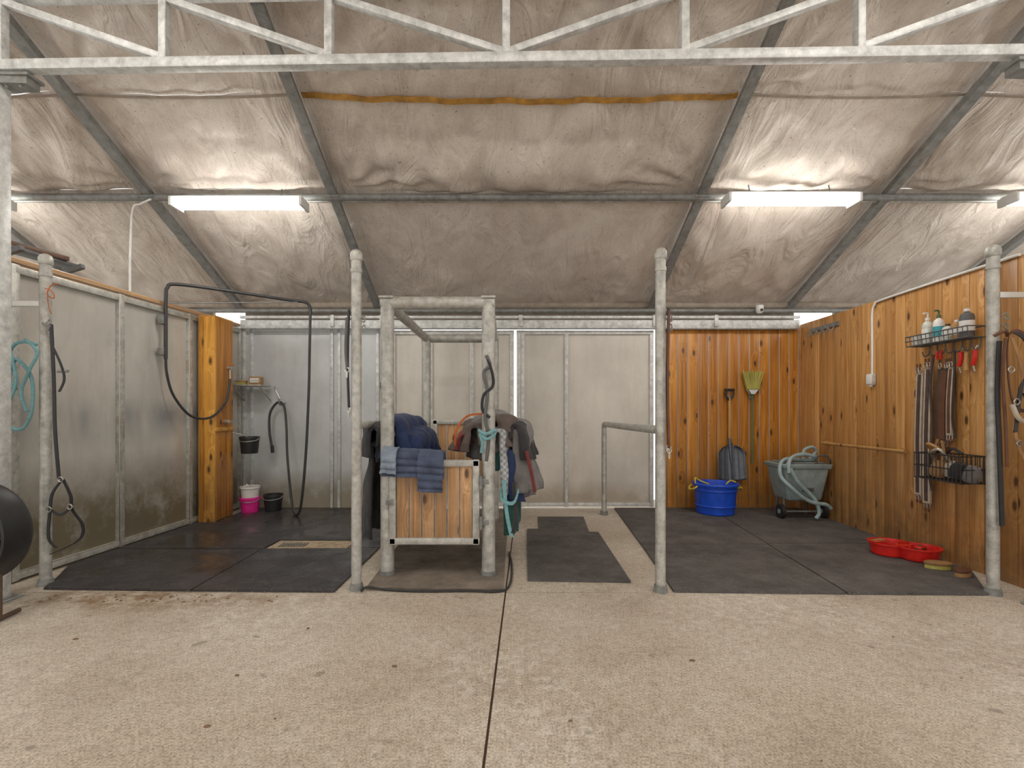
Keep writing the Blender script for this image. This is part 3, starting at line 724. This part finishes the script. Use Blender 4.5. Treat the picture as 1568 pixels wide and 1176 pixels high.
b = B('coat_hook_rack'); b.beam(wr(6.45, 2.42), wr(5.85, 2.42), .015, .05, 'steeld')
for i in range(5):
    yy = 6.4 - i * .12; b.curve([wr(yy, 2.41, .02), wr(yy, 2.36, .05), wr(yy, 2.34, .08), wr(yy, 2.38, .10)], .006, 'steeld')
b.done()
b = B('security_camera'); b.cyl((3.47, 6.62, 2.80), (3.47, 6.62, 2.75), .05, 'white'); b.lathe([(.05, .0), (.048, -.03), (.03, -.055), (.001, -.062)], (3.47, 6.62, 2.75), 'white', 24)
b.cyl((3.47, 6.56, 2.73), (3.47, 6.565, 2.73), .02, 'black'); b.done()
b = B('red_double_bowl')
for (x, y) in ((3.58, 4.52), (3.72, 4.36)):
    b.lathe([(.001, 0), (.12, 0), (.13, .01), (.145, .10), (.16, .105), (.16, .115), (.14, .115), (.125, .02), (.001, .02)], (x, y, .019), 'red', 32, sx=1.1)
b.box((3.65, 4.44, .12), (.12, .12, .012), 'red', .004, rz=.8)
b.box((3.48, 4.52, .145), (.14, .07, .02), 'handle', .006, rz=.3); b.box((3.72, 4.34, .12), (.10, .06, .05), 'brown', .015, rz=.4)
b.done()
def brush(x, y, rz, a, m1, m2):
    b = B('body_brush'); R = Matrix.Rotation(rz, 3, 'Z')
    b.lathe([(.001, .0), (.9, .0), (1, .3), (.98, .75), (.8, .98), (.001, 1)], (x, y, .05), m1, 28, R=R @ Matrix.Diagonal((a, .05, .03)))
    b.lathe([(.001, 0), (1, 0), (.95, 1), (.001, 1)], (x, y, .0195), m2, 24, R=R @ Matrix.Diagonal((a * .95, .045, .035)))
    b.done()
brush(3.66, 4.10, -.3, .10, 'handle', 'bristle'); brush(3.70, 3.92, .4, .08, 'brown', 'tan')
# ---------------------------------------------------------------- tack wall
b = B('wire_rack')
ya, yb2, zc = 4.62, 3.97, 1.965
def rk(y, o, z): return (XR(y) - o, y, z)
for o, z in ((.02, zc), (.09, zc), (.16, zc), (.02, zc + .09), (.17, zc + .09), (.17, zc + .045)): b.tube([rk(ya, o, z), rk(yb2, o, z)], .006, 'dgrey', 6)
n = 14
for i in range(n + 1):
    y = ya + (yb2 - ya) * i / n; b.tube([rk(y, .02, zc), rk(y, .16, zc), rk(y, .17, zc + .09)], .0035, 'dgrey', 6)
for y in (ya, yb2): b.tube([rk(y, .02, zc + .09), rk(y, .17, zc + .09)], .005, 'dgrey', 6)
for i in range(7):
    y = 4.52 - i * .085; b.curve([rk(y, .02, zc), rk(y, .03, zc - .08), rk(y, .07, zc - .10), rk(y, .09, zc - .06)], .005, 'dgrey', 6)
b.done()
def bottle(name, y, r, h, m_, cap, pump=False, o=.09):
    b = B(name); c = rk(y, o, zc + .008)
    b.lathe([(.001, 0), (r, 0), (r, h * .68), (r * .85, h * .77), (r * .35, h * .84), (r * .35, h * .88), (.001, h * .88)], c, m_, 24)
    b.lathe([(r * 1.01, h * .2), (r * 1.01, h * .55)], c, 'tblue' if cap == 'green' else 'white', 24)
    b.lathe([(r * .42, h * .86), (r * .42, h * .96), (.001, h * .97)], c, cap, 16)
    if pump: b.curve([V(c) + V((0, 0, h * .95)), V(c) + V((0, 0, h * 1.12)), V(c) + V((-.04, .0, h * 1.12))], .008, cap, 8)
    b.done()
bottle('spray_bottle', 4.46, .042, .25, 'clear', 'white', True)
bottle('shampoo_bottle', 4.34, .040, .25, 'white', 'green', True)
bottle('ointment_jar', 4.245, .040, .15, 'clear', 'black'); bottle('ointment_jar', 4.155, .040, .17, 'tan', 'white')
bottle('fly_spray_can', 4.06, .050, .25, 'dgrey', 'white')
b = B('plastic_cup'); b.lathe([(.001, 0), (.04, 0), (.05, .09), (.046, .09), (.037, .01), (.001, .01)], rk(4.57, .09, zc + .008), 'clear', 24); b.done()
def girth(name, y, z1, z0, w, m1, m2, o=.06):
    b = B(name)
    b.ribbon([rk(y, o - .02, z1), rk(y, o, (z1 + z0) / 2), rk(y, o, z0)], w, .018, (0, 1, 0), m1)
    b.ribbon([rk(y, o + .012 - .02, z1 - .02), rk(y, o + .012, (z1 + z0) / 2), rk(y, o + .012, z0 + .02)], w * .45, .006, (0, 1, 0), m2)
    for z, s in ((z1, 1), (z0, -1)):
        for dy in (-w * .25, w * .25):
            b.curve([rk(y + dy - .012, o, z), rk(y + dy - .012, o, z + s * .04), rk(y + dy + .012, o, z + s * .04), rk(y + dy + .012, o, z)], .004, 'chrome', 6, 3, True)
            b.ribbon([rk(y + dy, o, z + s * .02), rk(y + dy, o, z + s * .08)], .018, .005, (0, 1, 0), 'brown')
    b.done()
girth('saddle_girth', 4.60, 1.72, .56, .075, 'strapw', 'strapbr'); girth('saddle_girth', 4.49, 1.76, .50, .075, 'strapw', 'strapbr', .07)
girth('saddle_girth', 4.34, 1.74, 1.08, .13, 'strapbr', 'brown', .05); girth('saddle_girth', 4.25, 1.74, 1.14, .05, 'strapw', 'brown', .07)
b = B('leather_strap')
b.ribbon([rk(4.38, .06, 1.10), rk(4.42, .07, .98), rk(4.38, .08, .86), rk(4.31, .07, .95), rk(4.34, .06, 1.09)], .028, .007, (0, .9, .1), 'tan'); b.done()
b = B('lead_rope')
b.curve([rk(4.42, .07, 1.86), rk(4.43, .09, 1.6), rk(4.41, .09, 1.2), rk(4.44, .09, .80), rk(4.42, .08, .62)], .010, 'strapbr', 8)
b.curve([rk(4.20, .07, 1.88), rk(4.19, .08, 1.7), rk(4.21, .08, 1.3), rk(4.18, .08, 1.12)], .008, 'black', 8); b.done()
for y in (4.15, 4.02):
    b = B('red_hoof_pick'); b.curve([rk(y, .06, 1.86), rk(y, .06, 1.80), rk(y + .02, .06, 1.74)], .016, 'red', 8); b.curve([rk(y, .06, 1.87), rk(y, .04, 1.90), rk(y, .03, 1.88)], .004, 'chrome', 6)
    b.tube([rk(y + .02, .06, 1.74), rk(y - .01, .07, 1.68)], .006, 'chrome', 6); b.done()
b = B('wooden_comb_handle'); b.tube([rk(4.11, .05, 1.86), rk(4.11, .05, 1.70)], [.012, .02], 'handle', 10); b.done()
b = B('red_spring_clip')
for dy in (0, .04): b.curve([rk(4.34 + dy, .06, 1.90), rk(4.345 + dy, .07, 1.86), rk(4.34 + dy, .06, 1.82)], .010, 'red', 8)
b.done()
b = B('wire_basket_with_tack')
y0, y1, z0, z1 = 4.40, 3.93, .76, .98
for z in (z0, (z0 + z1) / 2, z1):
    b.tube([rk(y0, .03, z), rk(y0, .26, z), rk(y1, .26, z), rk(y1, .03, z)], .006, 'black', 6, closed=True)
for i in range(13):
    y = y0 + (y1 - y0) * i / 12; b.tube([rk(y, .03, z1), rk(y, .03, z0), rk(y, .26, z0), rk(y, .26, z1)], .004, 'black', 6)
for i in range(6):
    o = .03 + .23 * i / 5
    for y in (y0, y1): b.tube([rk(y, o, z0), rk(y, o, z1)], .003, 'black', 6)
for (y, o, z, m_) in ((4.3, .14, .86, 'tan'), (4.18, .12, .87, 'strapw'), (4.08, .16, .87, 'blackc'), (4.0, .12, .85, 'gray')):
    b.lathe([(.001, 0), (.05, 0), (.062, .03), (.06, .09), (.04, .13), (.001, .14)], rk(y, o, z - .08), m_, 18, R=Matrix.Rotation(.3, 3, 'X'))
b.curve([rk(4.38, .1, .98), rk(4.33, .2, 1.06), rk(4.22, .2, 1.03), rk(4.2, .15, .96)], .014, 'tan')
b.curve([rk(4.28, .18, .92), rk(4.2, .27, 1.0), rk(4.12, .26, 1.02), rk(4.1, .2, .92)], .012, 'chrome')
b.curve([rk(4.12, .2, 1.0), rk(4.05, .22, 1.04), rk(3.98, .2, 1.0)], .012, 'black')
b.done()
# bridles on the right post
b = B('leather_bridle')
x, y = 3.60, 3.52
b.curve([(x - .05, y, 1.90), (x, y - .03, 1.93), (x + .05, y, 1.90)], .012, 'brown')
b.ribbon([(x - .03, y - .02, 1.86), (x - .045, y - .02, 1.5), (x - .03, y - .02, 1.1), (x - .02, y - .02, .80), (x - .01, y - .02, .52)], .032, .010, (1, 0, 0), 'black')
b.ribbon([(x + .0, y - .035, 1.88), (x - .02, y - .035, 1.6), (x + .0, y - .035, 1.25), (x + .01, y - .035, .95)], .022, .006, (1, 0, 0), 'brown')
b.ribbon([(x + .03, y - .03, 1.9), (x + .12, y - .03, 1.92), (x + .19, y - .03, 1.8), (x + .20, y - .03, 1.55), (x + .15, y - .03, 1.36), (x + .06, y - .03, 1.42), (x + .02, y - .03, 1.65)], .024, .009, (.3, 0, 1), 'brown', closed=True)
b.ribbon([(x + .04, y - .04, 1.88), (x + .10, y - .04, 1.7), (x + .12, y - .04, 1.5), (x + .06, y - .04, 1.3), (x + .08, y - .04, 1.12), (x + .15, y - .04, 1.0), (x + .18, y - .04, 1.2), (x + .14, y - .04, 1.4)], .024, .008, (1, 0, .2), 'tan')
b.ribbon([(x + .12, y - .05, 1.48), (x + .20, y - .05, 1.30), (x + .19, y - .05, 1.05), (x + .17, y - .05, .90)], .024, .008, (1, 0, 0), 'black')
b.ribbon([(x + .05, y - .045, 1.92), (x + .14, y - .045, 1.85), (x + .17, y - .045, 1.65), (x + .10, y - .045, 1.52), (x + .06, y - .045, 1.2)], .028, .008, (1, 0, .2), 'black')
for (dx, z) in ((.06, 1.42), (.15, 1.36), (.20, 1.55), (.08, 1.12), (.02, 1.65)):
    b.curve([(x + dx + .022 * math.cos(a), y - .055, z + .022 * math.sin(a)) for a in (0, 1.57, 3.14, 4.71)], .005, 'chrome', 6, 4, True)
b.curve([(x + .03, y - .05, 1.40), (x + .06, y - .06, 1.31), (x + .12, y - .06, 1.28), (x + .17, y - .05, 1.36)], .016, 'strapw')
b.done()
# rope + halter on the left post
b = B('rope_halter')
x, y = -3.63, 3.70
b.curve([(x + .04, y, 1.86), (x - .04, y - .02, 1.88), (x - .15, y, 1.84), (x - .20, y, 1.65), (x - .22, y, 1.4), (x - .17, y, 1.24), (x - .07, y, 1.22), (x - .0, y, 1.36), (x + .0, y, 1.6), (x - .05, y - .03, 1.72), (x - .13, y, 1.74), (x - .17, y, 1.6), (x - .12, y, 1.52)], .012, 'teal', 8)
b.curve([(x - .15, y - .02, 1.84), (x - .10, y - .02, 1.6), (x - .14, y - .02, 1.45), (x - .2, y - .02, 1.35), (x - .22, y - .02, .9), (x - .21, y - .02, .5)], .010, 'teal', 8)
b.curve([(x - .02, y - .03, 1.90), (x + .06, y - .02, 1.80), (x + .01, y - .03, 1.66), (x - .06, y - .02, 1.5), (x - .02, y - .02, 1.35)], .011, 'teal', 8)
b.done()
b = B('leather_halter')
x, y = -3.48, 3.72
b.tube([(-3.57, 3.72, 2.03), (-3.50, 3.72, 2.0)], .008, 'steeld', 8)
b.ribbon([(x - .02, y, 2.02), (x, y, 1.6), (x + .01, y, 1.2), (x + .04, y, .83)], .025, .008, (1, 0, 0), 'black')
b.ribbon([(x + .0, y - .01, 1.85), (x + .06, y - .01, 1.72), (x + .09, y - .01, 1.6), (x + .05, y - .01, 1.5)], .018, .006, (1, 0, 0), 'black')
b.cyl((x + .03, y, 1.66), (x + .11, y, 1.66), .012, 'steeld')
cx = x + .07
b.ribbon([(cx, y, .83), (cx - .08, y, .72), (cx - .10, y, .58), (cx - .11, y, .38), (cx - .05, y, .30)], .022, .008, (1, 0, .1), 'black')
b.ribbon([(cx, y, .83), (cx + .06, y, .70), (cx + .07, y, .60), (cx + .15, y, .48), (cx + .14, y, .38), (cx + .04, y, .31), (cx - .10, y, .25)], .022, .008, (1, 0, .1), 'black')
b.ribbon([(cx - .09, y - .01, .60), (cx, y - .02, .56), (cx + .08, y - .01, .62)], .022, .008, (0, .3, 1), 'black')
for dx, z in ((-.09, .6), (.07, .62), (0, .83)):
    b.curve([(cx + dx + .02 * math.cos(a), y - .02, z + .02 * math.sin(a)) for a in (0, 1.57, 3.14, 4.71)], .005, 'chrome', 6, 4, True)
b.done()
b = B('baling_twine'); x, y = -3.53, 3.72
b.curve([(x - .02, y, 2.30), (x + .04, y, 2.27), (x + .05, y, 2.22), (x + .0, y, 2.25), (x + .03, y, 2.32), (x + .09, y, 2.33)], .004, 'orange', 6)
b.curve([(x, y, 2.26), (x + .01, y, 2.16), (x + .03, y, 2.10)], .003, 'orange', 6); b.done()
# ---------------------------------------------------------------- fan
b = B('drum_fan')
c = V((-3.47, 3.08, .56)); R = Matrix.Rotation(math.radians(6), 3, 'Z') @ Matrix.Rotation(math.radians(90), 3, 'X')
ax = R @ V((0, 0, 1)); fr = .335
b.lathe([(fr - .012, -.11), (fr, -.105), (fr - .008, -.09), (fr - .008, .09), (fr, .105), (fr - .012, .11), (fr - .02, .1), (fr - .02, -.1)], c, 'black', 56, R=R)
for o in (-.105, .105):
    for i in range(12):
        r = .05 + i * .0235
        b.tube([c + R @ V((r * math.cos(t), r * math.sin(t), o * (1.12 - r * .5))) for t in [i_ * math.pi / 22 for i_ in range(44)]], .0032, 'black', 5, closed=True)
    for k in range(16):
        t = k * math.pi / 8; b.tube([c + R @ V((.03 * math.cos(t), .03 * math.sin(t), o * 1.12)), c + R @ V(((fr - .01) * math.cos(t), (fr - .01) * math.sin(t), o * .96))], .004, 'black', 5)
    b.cyl(c + ax * o * 1.05, c + ax * o * 1.16, .05, 'dgrey')
for k in range(3):
    t0 = k * 2.094 + .4
    def fn(u, v):
        r = .05 + (fr - .09) * u; t = t0 + (v - .5) * (1.0 + .5 * u); return c + R @ V((r * math.cos(t), r * math.sin(t), (v - .5) * .10))
    b.grid(fn, 8, 8, 'dgrey')
b.cyl(c - ax * .09, c + ax * .05, .075, 'black')
for s in (-1, 1):
    e = c + R @ V((s * .22, -.25, 0)); q = V((e.x, e.y, .02))
    b.tube([e, q], .014, 'rust', 8); b.tube([q - ax * .14, q + ax * .14], .016, 'rust', 8)
e0, e1 = c + R @ V((-.22, 0, 0)), c + R @ V((.22, 0, 0)); b.tube([V((e0.x, e0.y, .02)), V((e1.x, e1.y, .02))], .014, 'rust', 8)
b.done()
b = B('conduit_drop'); b.curve([(-3.60, 4.90, 3.50), (-3.72, 4.92, 3.46), (-3.80, 4.92, 3.40), (-3.84, 4.94, 3.0), (-3.86, 4.96, 2.57)], .010, 'white', 8); b.done()
b = B('storage_plank'); b.beam((-4.15, 3.75, 2.70), (-4.05, 4.55, 2.70), .16, .03, 'dgrey', .004)
b.beam((-4.15, 3.75, 2.735), (-4.0, 4.4, 2.735), .08, .04, 'brown', .006); b.beam((-4.12, 3.9, 2.60), (-3.9, 3.9, 2.67), .04, .04, 'dgrey'); b.beam((-4.08, 4.4, 2.60), (-3.85, 4.4, 2.67), .04, .04, 'dgrey'); b.done()
b = B('extension_cable')
b.curve([(-1.08, 3.60, .012), (-1.04, 3.64, .028), (-.9, 3.63, .012), (-.6, 3.60, .012), (-.3, 3.61, .012), (-.05, 3.60, .012), (.03, 3.75, .012), (.05, 4.2, .012), (.03, 4.6, .012)], .009, 'black', 8); b.done()
b = B('dirt_clumps')
for i in range(60):
    if i < 45: x, y, r = max(-3.3, random.gauss(-2.6, .45)), 3.42 + random.random() * .14, random.uniform(.004, .011)
    else: x, y, r = random.uniform(-2.8, 3), random.uniform(1.8, 3.3), random.uniform(.004, .011)
    b.lathe([(.001, 0), (r, 0), (r * .9, r * .4), (r * .4, r * .7), (.001, r * .75)], (x, y, 0), 'dirt', 7, sx=random.uniform(.8, 1.8))
b.done()
# ---------------------------------------------------------------- world, camera
w = bpy.data.worlds.new('World'); bpy.context.scene.world = w; w.use_nodes = True
bg = w.node_tree.nodes['Background']; bg.inputs['Color'].default_value = (1, .98, .95, 1); bg.inputs['Strength'].default_value = 1.35
cam = bpy.data.cameras.new('Camera'); co = bpy.data.objects.new('Camera', cam); bpy.context.scene.collection.objects.link(co)
co.location = (0, 0, 1.35); co.rotation_euler = (math.radians(90), 0, 0)
cam.lens = 17; cam.sensor_width = 36; cam.shift_x = .0057; cam.shift_y = .0268; cam.clip_start = .05
bpy.context.scene.camera = co
bpy.context.scene.view_settings.view_transform = 'Standard'
